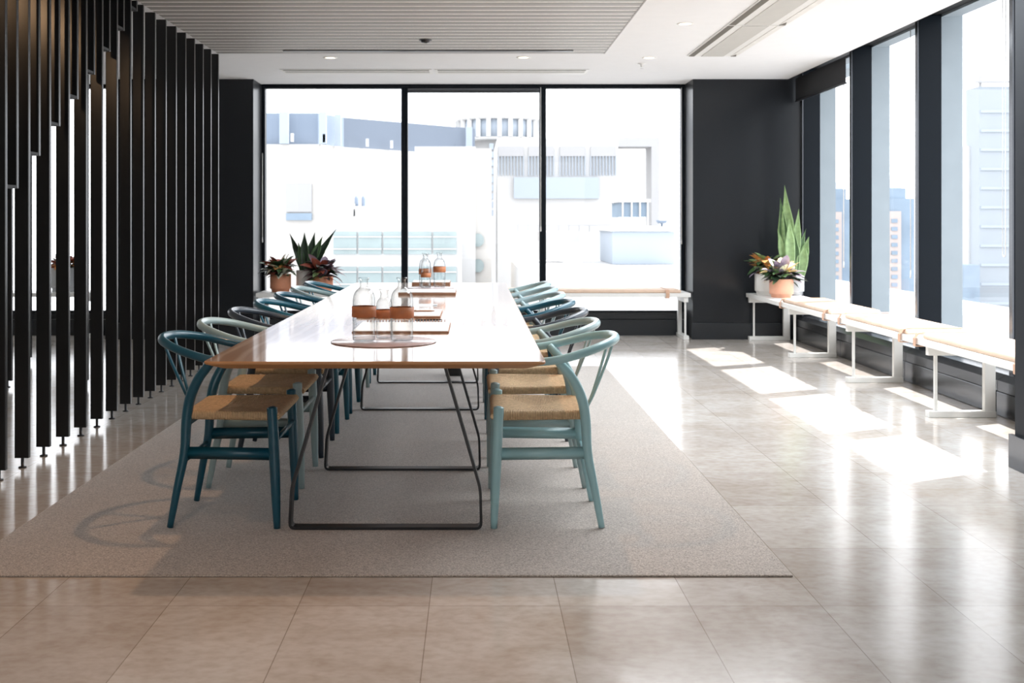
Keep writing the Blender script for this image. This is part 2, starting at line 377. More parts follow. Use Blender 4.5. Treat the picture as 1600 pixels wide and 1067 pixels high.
# blinds and cords
bl = thing('roller_blind', 'black roller blind drawn a little way down over the corner window', 'blind', (3.40, 10.86, CEIL))
MB().box(-.004, .004, -.72, .84, -.235, -.002).build('fabric', M['blind'], bl)
MB().box(-.012, .012, -.73, .85, -.25, -.235, .004).build('bottom_rail', M['pen'], bl)
def cord(x, y, ztop, zbot, lab, loop=0, r=.004, axis='x'):
    t = thing('blind_cord', lab, 'blind cord', (x, y, ztop), 0, 'hanging blind cords'); h = ztop - zbot
    if loop:
        pts = [(0, -loop, 0), (0, -loop, -h + loop)] + [(0, -loop * math.cos(a), -h + loop - loop * math.sin(a)) for a in (PI / 6, PI / 3, PI / 2, 2 * PI / 3, 5 * PI / 6)] + [(0, loop, -h + loop), (0, loop, 0)]
        MB().tube(pts, r * .7, 6).build('cord', M['cordw'], t)
    else:
        MB().tube([(0, 0, 0), (0, 0, -h + .05)], r, 8).build('cord', M['cordw'], t)
        MB().tube([(0, 0, -h + .06), (0, 0, -h + .03), (0, 0, -h)], [r * 1.1, r * 1.8, r * 1.5], 8).build('cord_weight', M['cordw'], t)
cord(-2.325, YB - .03, 2.0, 1.02, 'white beaded blind cord hanging beside the left dark column')
cord(.73, YB - .03, 2.72, 1.14, 'white blind wand hanging on the mullion between middle and right back windows')
cord(2.275, YB - .03, 2.72, 1.0, 'white blind wand hanging beside the dark corner column')
cord(3.42, 10.25, 2.76, .82, 'thin white cord hanging in front of the black roller blind')
cord(3.46, 8.78, 2.76, .80, 'thin white blind cord hanging at the window by the middle navy fin', r=.003)
cord(3.46, 7.23, 2.76, 1.02, 'looped white blind chain hanging beside the near dark column', loop=.02)

# ------------------------------------------------------------------ slatted screen
scr = thing('slatted_screen', 'black floor-to-ceiling batten screen standing at the left of the table', 'screen', (-2.295, 7.6, 0))
def batten(x, y, z0, feet=True):
    mb = MB().box(-.036, .036, -.013, .013, 0, CEIL - .03 - z0, .003)
    o = mb.build('batten', M['blackedge'], scr); o.location = (x + 2.295, y - 7.6, z0)
    if feet:
        f = MB().lathe([(.0, -.0), (.02, 0), (.02, .006), (.008, .008), (.008, .052)], n=12, z=-.05).build('foot', M['pen'], o)
    return o
for k in range(-4, 16):
    batten(-2.295, 5.625 + .2775 * k, .05)
for k in range(8):
    yk = 5.48 + .2775 * k; zk = 1.413 + .178 * k
    batten(-2.295, yk, zk, False)
    MB().box(-.034, .034, yk - .1425 + .017 - 7.6, yk - .017 - 7.6, zk, zk + .016).build('crosspiece', M['black'], scr)
for x, y in ((-3.52, 8.35), (-2.955, 8.38), (-3.945, 9.78)): batten(x, y, .05)

# ------------------------------------------------------------------ rug and table
TXC = -.366
o = MB().box(-1.85, 1.12, 3.89, 9.52, .001, .008, .003).build('rug', M['rug'])
tag(o, 'large flat grey-brown rug under the long table and chairs', 'rug')
table = thing('dining_table', 'very long oak-topped table with black bent-steel leg frames', 'table', (TXC, 6.665, .008))
TZ = .7375 - .008
hw, hl = .6285, 2.615
def rrect(hx, hy, r, z, n=5):
    out = []
    for cx, cy, a0 in ((hx - r, hy - r, 0), (-hx + r, hy - r, PI / 2), (-hx + r, -hy + r, PI), (hx - r, -hy + r, 3 * PI / 2)):
        for i in range(n + 1):
            a = a0 + PI / 2 * i / n; out.append((cx + r * math.cos(a), cy + r * math.sin(a), z))
    return out
mb = MB().loft([rrect(hw - .052, hl - .052, .03, TZ - .032), rrect(hw - .004, hl - .004, .03, TZ - .013), rrect(hw, hl, .03, TZ - .009), rrect(hw, hl, .03, TZ - .003), rrect(hw - .003, hl - .003, .03, TZ)], 0, False)
for f_ in mb.bm.faces:
    f_.normal_update()
    if abs(f_.normal.z) < .95 or f_.calc_center_median().z < TZ - .02: f_.material_index = 1
mb.build('tabletop', [M['oak'], M['oak_edge']], table)
def frame_path():
    L_, R_ = -.384, .40
    raw = [(-.222, TZ - .033), (-.376, .17), (-.384, .0), (.40, .0), (.396, .165), (.242, TZ - .033)]
    return raw
for yf in (4.485, 5.545, 7.305, 8.53):
    pts = frame_path(); th = .011
    # rounded corners by inserting arc points
    P = [Vector((p[0], p[1])) for p in pts]; path = [P[0]]
    for i in range(1, len(P) - 1):
        a, c = (P[i - 1] - P[i]).normalized(), (P[i + 1] - P[i]).normalized(); r = .03
        for k in range(5):
            t = k / 4; path.append((P[i] + a * r) * (1 - t) ** 2 + P[i] * 2 * t * (1 - t) + (P[i] + c * r) * t * t)
    path.append(P[-1])
    rings = []
    for k, p in enumerate(path):
        t = (path[min(k + 1, len(path) - 1)] - path[max(k - 1, 0)]).normalized(); n_ = Vector((-t.y, t.x))
        i_, o_ = p + n_ * th, p
        rings.append([(o_.x, -.0275, o_.y), (o_.x, .0275, o_.y), (i_.x, .0275, i_.y), (i_.x, -.0275, i_.y)])
    o = MB().loft(rings, 0, False).build('leg_frame', M['blackmetal'], table); o.location = (0, yf - 6.665, 0)
    MB().box(-.26, .27, -.03, .03, TZ - .040, TZ - .0325).build('top_plate', M['blackmetal'], o)
MB().box(.135, .255, 2.23, 2.33, 0, TZ - .033, .006).build('cable_riser', M['pen'], table)
lid = MB().box(-.01, .14, .0, .20, TZ + .0002, TZ + .0012).build('outlet_lid', M['paper'], table)
MB().box(.115, .14, .03, .13, TZ + .0014, TZ + .003).build('outlet_slot', M['pen'], lid)

# ------------------------------------------------------------------ chairs
def paint(name, rgb): return mat(name, rgb, rough=.32, var=.03, coat=.25)
CP = dict(teal=paint('teal_lacquer', (14, 80, 100)), light=paint('sea_green_lacquer', (160, 202, 208)), sage=paint('sage_lacquer', (158, 182, 184)),
          navy=paint('slate_lacquer', (50, 62, 74)), blue=paint('petrol_lacquer', (26, 98, 118)), grey=paint('grey_green_lacquer', (148, 172, 178)))
def make_chair(label, pm):
    t = thing('dining_chair', label, 'chair', (0, 0, 0), 0, 'wishbone chairs along the table')
    # woven seat: rounded trapezoid, slightly dished
    rows = []; nx, ny = 14, 16
    def seat_pt(u, v, top):       # u 0 rear..1 front, v -1..1
        x = -.175 + u * .405; w = .205 + .037 * u
        yy = v * w
        dish = .016 * (1 - v * v) * math.sin(PI * min(max(u, 0), 1)) ** .8
        edge = min(1, min(u, 1 - u) / .06, (1 - abs(v)) / .07)
        rr = math.sqrt(max(0, 1 - (1 - edge) ** 2))
        z = (.452 + .020 * rr - dish) if top else (.452 - .018 * rr)
        return (x, yy, z)
    for top in (True, False):
        us = [0, .015, .04, .08] + [.08 + .84 * i / nx for i in range(1, nx)] + [.92, .96, .985, 1]
        vs = [-1, -.985, -.95, -.9] + [-.9 + 1.8 * i / ny for i in range(1, ny)] + [.9, .95, .985, 1]
        rows.append([[seat_pt(u, v, top) for v in vs] for u in us])
    mb = MB()
    for g in rows: mb.loft(g, 0, True, False, False)
    bmesh.ops.remove_doubles(mb.bm, verts=mb.bm.verts, dist=.0004)
    mb.build('seat', M['cord'], t)
    for s in (-1, 1):
        pts = spline([(.215, s * .23, 0), (.208, s * .232, .2), (.200, s * .233, .40), (.196, s * .234, .475), (.1955, s * .234, .488), (.195, s * .234, .494)], 4)
        n_ = len(pts); rad = [.0135 + .0085 * math.sin(min(1, p.z / .40) * PI * .62) for p in pts]
        rad[-1] = .004; rad[-2] = .010; rad[-3] = .013; rad[-4] = .0155
        MB().tube(pts, rad, 14, up=(1, 0, 0)).build('leg', pm, t)
        pts = spline([(-.222, s * .215, 0), (-.195, s * .21, .15), (-.166, s * .205, .30), (-.158, s * .203, .43), (-.142, s * .21, .52), (-.105, s * .228, .60), (-.062, s * .246, .655), (-.035, s * .258, .683)], 4)
        n_ = len(pts); rad = lerp_list([.0125, .016, .019, .021, .0215, .020, .0185, .016], n_)
        MB().tube(pts, rad, 14, up=(1, 0, 0)).build('leg', pm, t)
        # flat side stretcher
        a, c = Vector((.205, s * .232, .30)), Vector((-.166, s * .205, .30))
        MB().tube([a, c], .025, 4, up=(0, 0, 1), flat=.42).build('stretcher', pm, t)
        # side seat rail below the cord
    MB().tube([(.204, -.225, .35), (.204, .225, .35)], .0105, 10).build('stretcher', pm, t)
    MB().tube([(-.172, -.2, .262), (-.172, .2, .262)], .0095, 10).build('stretcher', pm, t)
    # horseshoe top rail
    half = [(.10, .250, .671), (.05, .262, .674), (-.035, .272, .684), (-.12, .262, .704), (-.20, .225, .727), (-.265, .150, .744), (-.293, .075, .750), (-.300, 0, .752)]
    pts = spline([(x, y, z) for x, y, z in half] + [(x, -y, z) for x, y, z in reversed(half[:-1])], 5)
    n_ = len(pts); rad = []
    for k in range(n_):
        e = min(k, n_ - 1 - k) / (n_ - 1) * 2
        w = .0145 + .004 * min(1, e * 1.3); sq = min(1, .35 + e * 9)
        rad.append((w * .95 * sq, (.0155 + .0035 * min(1, e * 1.2)) * sq))
    MB().tube(pts, rad, 14).build('back_rail', pm, t)
    # Y-shaped splat
    mb = MB()
    mb.tube(spline([(-.168, 0, .40), (-.178, 0, .44), (-.200, 0, .49)], 4), (.020, .0065), 10, up=(1, 0, .35))
    for s in (-1, 1):
        mb.tube(spline([(-.188, s * .006, .465), (-.206, s * .018, .505), (-.235, s * .042, .585), (-.262, s * .068, .665), (-.284, s * .088, .742)], 4), (.0125, .006), 10, up=(1, 0, .35))
    mb.build('splat', pm, t)
    MB().box(-.168, -.15, -.198, .198, .405, .434, .004).build('rear_rail', pm, t)
    return t
chair0 = None
LEFT = [('teal', 'dark teal wishbone chair with woven seat, nearest in the row beside the screen'), ('sage', 'sage grey wishbone chair with woven seat, second in the row beside the screen'),
        ('navy', 'slate navy wishbone chair, third from the front in the screen-side row'), ('blue', 'petrol blue wishbone chair behind the slate navy one, screen-side row'),
        ('teal', 'dark teal wishbone chair, fifth from the front in the screen-side row'), ('sage', 'sage wishbone chair, second from the far end in the screen-side row'),
        ('blue', 'petrol blue wishbone chair at the far end of the screen-side row')]
RIGHT = [('light', 'pale sea-green wishbone chair with woven seat, nearest in the window-side row'), ('sage', 'sage grey wishbone chair, second in the window-side row behind the sea-green one'),
         ('navy', 'slate navy wishbone chair, third from the front in the window-side row'), ('teal', 'teal wishbone chair, fourth in the window-side row, between slate and grey ones'),
         ('grey', 'grey-green wishbone chair, fifth in the window-side row behind the teal one'), ('grey', 'grey-green wishbone chair, second from the far end of the window-side row'),
         ('sage', 'sage wishbone chair at the far end of the window-side row')]
for side, rowc in ((0, LEFT), (1, RIGHT)):
    for i, (cname, lab) in enumerate(rowc):
        loc = ((-1.012, .297)[side] + random.uniform(-.008, .008) * (i > 0), 4.705 + .668 * i, .0105); rz = (0, PI)[side]
        if chair0 is None:
            chair0 = make_chair(lab, CP[cname]); chair0.location = loc; continue
        c = dup(chair0, loc, rz + random.uniform(-.015, .015), lab)
        for ch in kids(c):
            if not ch.name.startswith('seat'):
                ch.material_slots[0].link = 'OBJECT'; ch.material_slots[0].material = CP[cname]

# ------------------------------------------------------------------ things on the table
ZT = .7375
tr = tag(MB().lathe([(0, 0), (.222, 0), (.225, .002), (.222, .004), (0, .004)], n=56).build('round_tray', M['matd']), 'round mauve tray under the three nearest bottles', 'tray')
tr.location = (-.385, 4.715, ZT + .0005)
tr2 = tag(MB().lathe([(0, 0), (.18, 0), (.183, .002), (.18, .004), (0, .004)], n=48).build('round_tray', M['matd']), 'round mauve tray under the three far bottles', 'tray')
tr2.location = (-.335, 8.56, ZT + .0005)
def make_bottle(r, h, band_z, band_h, label, loc):
    t = thing('glass_bottle', label, 'bottle', loc, 0, 'clear bottles with leather bands')
    nr = .017
    prof = [(0, .003), (r * .9, .003), (r * .985, .008), (r, .02), (r, h * .62), (r * .985, h * .67), (r * .93, h * .72), (r * .83, h * .765), (r * .68, h * .80), (r * .50, h * .825), (nr * 1.12, h * .845), (nr, h * .87), (nr, h * .965), (nr * 1.35, h * .975), (nr * 1.35, h), (nr * .95, h)]
    MB().lathe(prof, n=32).build('bottle_body', M['glass'], t)
    MB().lathe([(r + .0008, band_z), (r + .0035, band_z + .001), (r + .0035, band_z + band_h - .001), (r + .0008, band_z + band_h)], n=32).build('leather_band', M['leather_br'], t)
    return t
zb = ZT + .0048
make_bottle(.048, .270, .103, .046, 'tall clear bottle with tan leather band, left one on the near tray', (-.468, 4.70, zb))
make_bottle(.036, .215, .090, .036, 'short clear bottle with leather band between two tall ones on the near tray', (-.390, 4.80, zb))
make_bottle(.048, .270, .098, .046, 'tall clear bottle with tan leather band, right one on the near tray', (-.308, 4.715, zb))
make_bottle(.046, .262, .095, .044, 'tall clear bottle with leather band, hindmost on the far tray', (-.385, 8.66, zb))
make_bottle(.037, .262, .082, .034, 'slim clear bottle with a low leather band on the far tray', (-.370, 8.46, zb))
make_bottle(.046, .268, .115, .044, 'tall clear bottle with leather band, rightmost on the far tray', (-.270, 8.58, zb))
def pad(x0, x1, y0, y1, th, label, spiral=False):
    t = thing('note_pad', label, 'note pad', ((x0 + x1) / 2, (y0 + y1) / 2, ZT + .0005), 0, 'note pads down the middle of the table')
    w, d = (x1 - x0) / 2, (y1 - y0) / 2
    MB().box(-w, w, -d, d, 0, th, .001).build('backing_board', M['pageedge'], t)
    MB().box(-w + .004, w - .004, -d + .006, d - .004, th, th + .004).build('pages', M['paper'], t)
    if spiral:
        mb = MB()
        for i in range(26):
            x = -w + .03 + i * (2 * w - .06) / 25
            mb.tube([(x, d - .012 + .011 * math.cos(a), th + .004 + .011 * math.sin(a)) for a in [k * PI / 5 for k in range(6)]], .0016, 5, up=(1, 0, 0))
        mb.build('spiral_binding', M['pageedge'], t)
    return t
pad(-.562, -.117, 5.08, 5.545, .006, 'white spiral-bound note pad nearest the three front bottles', True)
pad(-.625, -.18, 5.87, 6.30, .008, 'white note pad on brown board behind the spiral-bound one')
pad(-.53, -.13, 7.71, 8.10, .016, 'white note pad on thick brown board in front of the far bottles')
pad(-.50, -.195, 8.86, 9.16, .024, 'brown note pad at the far end of the table behind the far bottles')
def pen(loc, rz, label, m):
    t = thing('pen', label, 'pen', loc, rz, 'pens on the table')
    MB().tube([(-.07, 0, .005), (-.06, 0, .005), (.05, 0, .005), (.066, 0, .005), (.072, 0, .005)], [.003, .0045, .0045, .003, .001], 8).build('barrel', m, t)
    MB().box(-.066, -.03, -.001, .001, .0085, .0115).build('clip', M['steel'], t)
pen((-.235, 5.70, ZT + .0005), .25, 'black pen lying between the two nearest note pads', M['pen'])
pen((-.29, 6.12, ZT + .013), .05, 'brown pen lying on the second note pad', M['pageedge'])
card = tag(MB().box(-.11, .11, -.15, .15, 0, .0015).build('paper_sheet', M['paper']), 'loose white sheet of paper beside the far note pads', 'paper')
card.location = (-.20, 8.27, ZT + .0008)

# ------------------------------------------------------------------ benches
BZ = .493
def bench(name, label, loc, rz, length, frames, depth=.42):
    """local: x along the bench, y from front (0) to back (depth)"""
    t = thing(name, label, 'bench', loc, rz)
    MB().box(-.015, length + .015, -.02, depth + .02, BZ - .042, BZ, .003).build('bench_top', M['white'], t)
    for fx in frames:
        mb = MB()
        mb.box(fx - .022, fx + .022, 0, depth, BZ - .098, BZ - .0425, .002)     # cross bar
        mb.box(fx - .030, fx + .030, 0, depth, .001, .040, .002)                # foot
        mb.box(fx - .009, fx + .009, .045, .063, .04, BZ - .098)                # thin front rod
        mb.box(fx - .02, fx + .02, depth - .068, depth, .04, BZ - .098, .002)   # flat rear leg
        mb.build('end_frame', M['white'], t)
    return t
# right: local x -> world -Y... place with rz=+90deg: local x -> +Y, local y -> -X ; use rz=-90deg: local x -> -Y, local y -> +X
bench('window_bench', 'long white steel bench along the right-hand windows', (2.895, 11.70, 0), -PI / 2, 6.0, [.02, 1.51, 3.09, 4.62], .43)
bench('window_bench', 'long white steel bench under the three back windows', (-2.29, 11.70, 0), 0, 4.56, [.03, 1.53, 3.03, 4.53], .42)
bench('window_bench', 'white steel bench in the alcove behind the slatted screen', (-6.6, 11.72, 0), 0, 2.5, [.03, 2.47], .42)
def cushion(label, loc, rz, length, depth, straps, th=.036):
    t = thing('bench_cushion', label, 'cushion', loc, rz, 'tan leather bench cushions')
    mb = MB(); ins = .012
    def rr(hx, hy, z): return [(x + length / 2, y + depth / 2, z) for x, y, _ in rrect(hx, hy, .02, 0, 4)]
    hx, hy = length / 2, depth / 2
    mb.loft([rr(hx - .006, hy - .006, .0), rr(hx, hy, .008), rr(hx, hy, th * .6), rr(hx - .006, hy - .006, th * .9), rr(hx - .03, hy - .03, th)], 0, True)
    mb.build('cushion_body', M['leather'], t)
    for sx in straps:
        w = .019; z0, z1 = th + .0015, -.052
        prof = [(-.028, z1), (-.031, z1 + .004), (-.031, z1 + .05), (-.022, .006), (-.010, th * .8), (.03, z0), (depth - .03, z0), (depth - .03, z0 + .003), (.03, z0 + .003), (-.013, th * .8 + .003), (-.026, .008), (-.0345, z1 + .05), (-.0345, z1), (-.028, z1 - .004), (.10, z1 - .004), (.10, z1)]
        MB().loft([[(sx - w, y, z) for y, z in prof], [(sx + w, y, z) for y, z in prof]], 0, False).build('strap', M['leather_dk'], t)
    return t
for y0, y1, st, lab in ((10.42, 9.02, (.05, 1.33), 'tan leather bench cushion nearest the potted plants on the right-hand bench'), (8.66, 7.42, (-.04, 1.20), 'middle tan leather cushion on the right-hand bench'),
                        (7.16, 5.75, (-.04, 1.30), 'tan leather cushion on the right-hand bench nearest the near column')):
    cushion(lab, (2.895, y0, BZ + .001), -PI / 2, y0 - y1, .42, st)
cushion('long tan leather cushion on the white bench under the back windows', (-.95, 11.70, BZ + .001), 0, 3.14, .41, (.3, 2.99))

# ------------------------------------------------------------------ plants
def leaf(mb, base, direction, length, width, mi, droop=.3, fold=.25, segs=5, roll=0):
    d = Vector(direction).normalized(); up = Vector((0, 0, 1))
    side = d.cross(up)
    if side.length < .05: side = Vector((math.cos(roll), math.sin(roll), 0))
    side.normalize(); nrm = side.cross(d).normalized()
    side = (side * math.cos(roll) + nrm * math.sin(roll)).normalized(); nrm = side.cross(d).normalized()
    p = Vector(base); prev = None; rows = []
    for k in range(segs + 1):
        t = k / segs
        w = width * (math.sin(PI * min(1, t * .93 + .07)) ** .75) * .5 if k < segs else .0005
        c = Vector(base) + d * (length * t) + Vector((0, 0, -droop * length * t * t))
        rows.append([tuple(c - side * w + nrm * w * fold), tuple(c), tuple(c + side * w + nrm * w * fold)])
    mb.loft(rows, mi, True, False, False)
def pot(parent, r, h, m, taper=.92, foot=True):
    prof = [(0, 0), (r * .82, 0), (r * .84, .004), (r * .88, h * .16), (r * .985, h * .19), (r, h * .22), (r, h - .006), (r - .004, h), (r - .014, h), (r - .016, h - .03), (0, h - .03)]
    MB().lathe(prof, n=36).build('pot', m, parent)
    MB().lathe([(0, h - .026), (r - .018, h - .028), (r - .018, h - .034)], n=24).build('soil', M['soil'], parent)
def bushy(label, loc, r, h, m, cols, n, spread, height, seed, group='potted plants on the benches', ll=(.10, .17), big=1.25):
    rnd = random.Random(seed)
    t = thing('potted_plant', label, 'potted plant', loc, 0, group); pot(t, r, h, m)
    mb = MB()
    for i in range(n):
        a = rnd.uniform(0, 2 * PI); el = rnd.uniform(-.05, 1.25); k = i / n
        R = r * .5 * rnd.random()
        base = (R * math.cos(a), R * math.sin(a), h - .02 + rnd.uniform(.0, height * .55))
        d = (math.cos(a) * math.cos(el) * spread, math.sin(a) * math.cos(el) * spread, math.sin(el) + .15)
        top = rnd.random() < .5 + .5 * (el / 1.25)
        L_ = big * rnd.uniform(*ll) * (1 if el > .3 else .85)
        mi = rnd.choice(cols[0] if el > .55 else cols[1])
        leaf(mb, base, d, L_, L_ * rnd.uniform(.34, .48), mi, rnd.uniform(.15, .6), rnd.uniform(.1, .4), 5, rnd.uniform(-.5, .5))
    for i in range(7):
        a = 2 * PI * i / 7; mb.tube([(0.2 * r * math.cos(a), .2 * r * math.sin(a), h - .03), (r * .45 * math.cos(a), r * .45 * math.sin(a), h + height * .5)], .004, 5, 0)
    mb.build('foliage', LEAVES, t)
    return t
LEAVES = [M[k] for k in ('leaf_g', 'leaf_l', 'leaf_d', 'leaf_o', 'leaf_y', 'leaf_p', 'leaf_r', 'leaf_w', 'leaf_v')]
def snake(label, loc, r, h, m, blades, seed, width=.075, mats=(0, 1, 2), group='potted plants on the benches'):
    rnd = random.Random(seed)
    t = thing('potted_plant', label, 'potted plant', loc, 0, group); pot(t, r, h, m)
    mb = MB()
    for i, (dx, hh, bx, w) in enumerate(blades):       # tip offset, height above the pot, base offset, width factor
        by = rnd.uniform(-.05, .05); rows = []; W = width * w
        for k in range(9):
            u = k / 8
            ww = W * .5 * (.75 + .5 * math.sin(PI * min(1, u * 1.1))) * (1 - max(0, u - .62) / .38) ** .8 if k < 8 else .0008
            c = Vector((bx + (dx - bx) * u ** 1.5, by + .02 * u, h - .03 + (hh + .03) * u))
            rot = .35 * (rnd.random() - .5) if k == 0 else 0
            tw = (i * 1.1) % .9 - .45
            sx, sy = math.cos(tw) * ww, math.sin(tw) * ww
            rows.append([(c.x - sx, c.y - sy, c.z), (c.x - sx * .8, c.y - sy * .8 - .003, c.z), (c.x, c.y + ww * .35, c.z), (c.x + sx * .8, c.y + sy * .8 - .003, c.z), (c.x + sx, c.y + sy, c.z)])
        mid = [[q[1], q[2], q[3]] for q in rows]
        mb.loft(mid, mats[i % len(mats)], True, False, False)
        mb.loft([[q[0], q[1]] for q in rows], 1 if mats[0] != 2 else 0, True, False, False)
        mb.loft([[q[3], q[4]] for q in rows], 1 if mats[0] != 2 else 0, True, False, False)
    mb.build('foliage', LEAVES, t)
    return t
# right bench group
bushy('yellow and orange leaved plant in a white pot on the right-hand bench', (3.02, 11.42, BZ + .001), .125, .22, M['potwhite'], ([3, 4, 4, 3, 1], [3, 1, 0, 2, 8]), 105, 1.2, .23, 3, ll=(.12, .2), big=1.35)
snake('tall snake plant in a pale grey pot by the right-hand windows', (3.275, 11.40, BZ + .001), .118, .20, M['potgrey'],
      [(-.07, .93, -.02, 1.25), (-.11, .80, -.06, 1.0), (.08, .69, .03, .95), (-.16, .48, -.07, .9), (.16, .48, .05, .9), (.19, .40, .08, 1.1), (.14, .32, .08, 1.2), (.03, .45, .02, 1.2), (-.04, .6, -.03, 1.1)], 5, .085, (1, 0, 1))
bushy('cream, purple and green leaved plant in a terracotta pot on the right-hand bench', (3.065, 11.05, BZ + .001), .117, .185, M['terra2'], ([7, 8, 8, 1, 4], [2, 0, 8, 7, 5, 2, 1, 0]), 120, 1.25, .16, 8, ll=(.11, .18), big=1.4)
# back bench group
bushy('red and green leaved plant in a terracotta pot on the back bench', (-2.085, 11.92, BZ + .001), .112, .19, M['terra'], ([6, 6, 3, 0, 7], [2, 0, 6, 7, 2]), 110, 1.0, .17, 11, ll=(.11, .18), big=1.45)
snake('dark green snake plant in a white pot on the back bench', (-1.815, 12.0, BZ + .001), .115, .23, M['potwhite'],
      [(-.19, .40, -.05, 1.0), (-.09, .30, -.04, .9), (-.02, .41, -.02, 1.05), (.08, .41, .01, 1.0), (.17, .37, .04, 1.1), (.13, .27, .05, .9), (.32, .45, .07, .9), (.0, .25, .0, 1.1), (-.13, .22, -.03, 1.0), (.2, .2, .05, 1.0)], 9, .075, (2, 0, 2))
bushy('purple leaved trailing plant in a terracotta pot on the back bench', (-1.62, 11.84, BZ + .001), .11, .17, M['terra'], ([5, 5, 2, 6, 8], [5, 5, 2, 1, 6]), 120, 1.3, .17, 14, ll=(.12, .2), big=1.35)
bushy('orange leaved plant in a pale grey pot behind the slatted screen', (-4.43, 11.95, BZ + .001), .14, .26, M['potgrey'], ([3, 6, 3, 0], [6, 2, 3, 2]), 60, 1.0, .12, 21, ll=(.10, .17))

# ------------------------------------------------------------------ the city outside
def fac(name, rgb, r=.8): return mat(name, tuple(min(255, v * .995) for v in rgb), r, var=.03, scale=.25)  # facade colours kept pale to stand in for haze
E = dict(band=fac('darkened_blue_panel', (98, 108, 122)), conc=fac('pale_concrete', (186, 183, 179)), white=fac('white_render', (190, 190, 190)), blue=fac('blue_grey_panel', (120, 132, 148)),
         glass=mat('teal_glass', (146, 158, 159), .8, spec=.1, var=.12, scale=.6), bglass=mat('blue_glass', (138, 154, 170), .8, spec=.1, var=.10, scale=.4), shade=fac('grey_louvre', (168, 168, 170)),
         pink=fac('pink_stone', (184, 173, 169)), lav=fac('pale_blue_grey', (160, 170, 182)), ground=fac('city_ground', (118, 118, 118)), tower=fac('far_tower', (150, 158, 166)))
ZG = -45
struct('ground', MB().box(-260, 320, 20, 420, ZG - 1, ZG), E['ground'])
def pbox(mb, x0, x1, ytop, ybot, Y, depth, mi=0):
    z0 = ZG if ybot is None else PZ(ybot, Y)
    return mb.box(PX(x0, Y), PX(x1, Y), Y, Y + depth, z0, PZ(ytop, Y), 0, mi)
# left concrete block with the dark plant level on its roof
b1 = thing('office_building', 'pale concrete building with a blue-grey band round its roof', 'building')
def plan(pts, back): return [(PX(x, Y), Y) for x, Y in pts] + [(PX(pts[-1][0], pts[-1][1]), back), (PX(pts[0][0], pts[0][1]), back)]
ln = [(395, 60), (497, 60), (537, 62.5), (742, 70)]
MB().prism(plan([(390, 59.5), (498, 59.5), (540, 62), (742, 69.6)], 90), ZG, 5.4).build('wall', E['conc'], b1)
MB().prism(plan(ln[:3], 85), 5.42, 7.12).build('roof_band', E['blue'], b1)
MB().prism(plan(ln[2:], 85), 5.42, 7.12).build('roof_band', E['band'], b1)  # same band on the angled face, colour darkened to cancel the sun there
mb = MB()
for x, w, Y in ((499, 11, 59.6), (523, 10, 60.9), (437, 14, 59.4), (728, 10, 69)): mb.box(PX(x, Y), PX(x + w, Y), Y - .1, Y + .1, 5.42, 7.13)
mb.build('band_pilaster', E['lav'], b1)
mb = MB()
for x, Y in ((455, 59.2), (505, 59.7), (572, 63), (610, 64.4)): mb.box(PX(x, Y), PX(x + 4, Y), Y - .2, Y, 5.5, 5.95)
mb.build('roof_light', E['white'], b1)
mb = MB(); pbox(mb, 447, 487, 287, 331, 59.4, .3); mb.build('recess_panel', E['shade'], b1)  # flat grey panel standing in for a recess in the wall
mb = MB(); pbox(mb, 447, 487, 333, 344, 59.35, .3); mb.build('window', E['bglass'], b1)
# low white block with teal window bands
b2 = thing('office_building', 'low white building with two rows of teal windows and flues on its roof', 'building')
mb = MB(); pbox(mb, 515, 720, 338, None, 45, 2.5); mb.build('wall', E['white'], b2)
for y0, y1 in ((362, 397), (417, 452), (470, 500)):
    for x0, x1 in ((521, 557), (560, 596), (599, 635), (638, 674), (677, 713)):
        mb = MB(); pbox(mb, x0, x1, y0, y1, 44.9, .3); w = mb.build('window', E['glass'], b2)
        mb = MB(); pbox(mb, x0, x1, y0 + 7, y0 + 9, 44.85, .06); pbox(mb, x0, x1, y1 - 9, y1 - 7, 44.85, .06); mb.build('glazing_bar', E['white'], w)
mb = MB()
for x in (557, 568): mb.lathe([(.08, 0), (.09, .32), (.05, .42), (0, .44)], PX(x, 46.4), 46.4, PZ(322, 46.4), 10)
mb.build('flue', E['blue'], b2)
mb = MB(); pbox(mb, 527, 552, 318, 339, 45.6, 1); pbox(mb, 555, 585, 322, 339, 45.6, 1.3); mb.build('plant_room', E['white'], b2)
# white slab with round windows
b3 = thing('apartment_building', 'tall plain white building with round pale teal windows behind the table end', 'building')
mb = MB(); pbox(mb, 648, 743, 229, None, 49, 10); mb.build('wall', E['white'], b3)
mb = MB(); pbox(mb, 743, 768, 232, None, 50.5, 8); mb.build('side_wall', E['conc'], b3)
for y in (375, 415, 456):
    c = MB().loft([[(PX(747, 50.4) + .30 * math.cos(a) * .9, Yq, PZ(y, 50.4) + .30 * math.sin(a)) for a in [2 * PI * i / 20 for i in range(20)]] for Yq in (50.3, 50.48)], 0, False).build('round_window', E['glass'], b3)
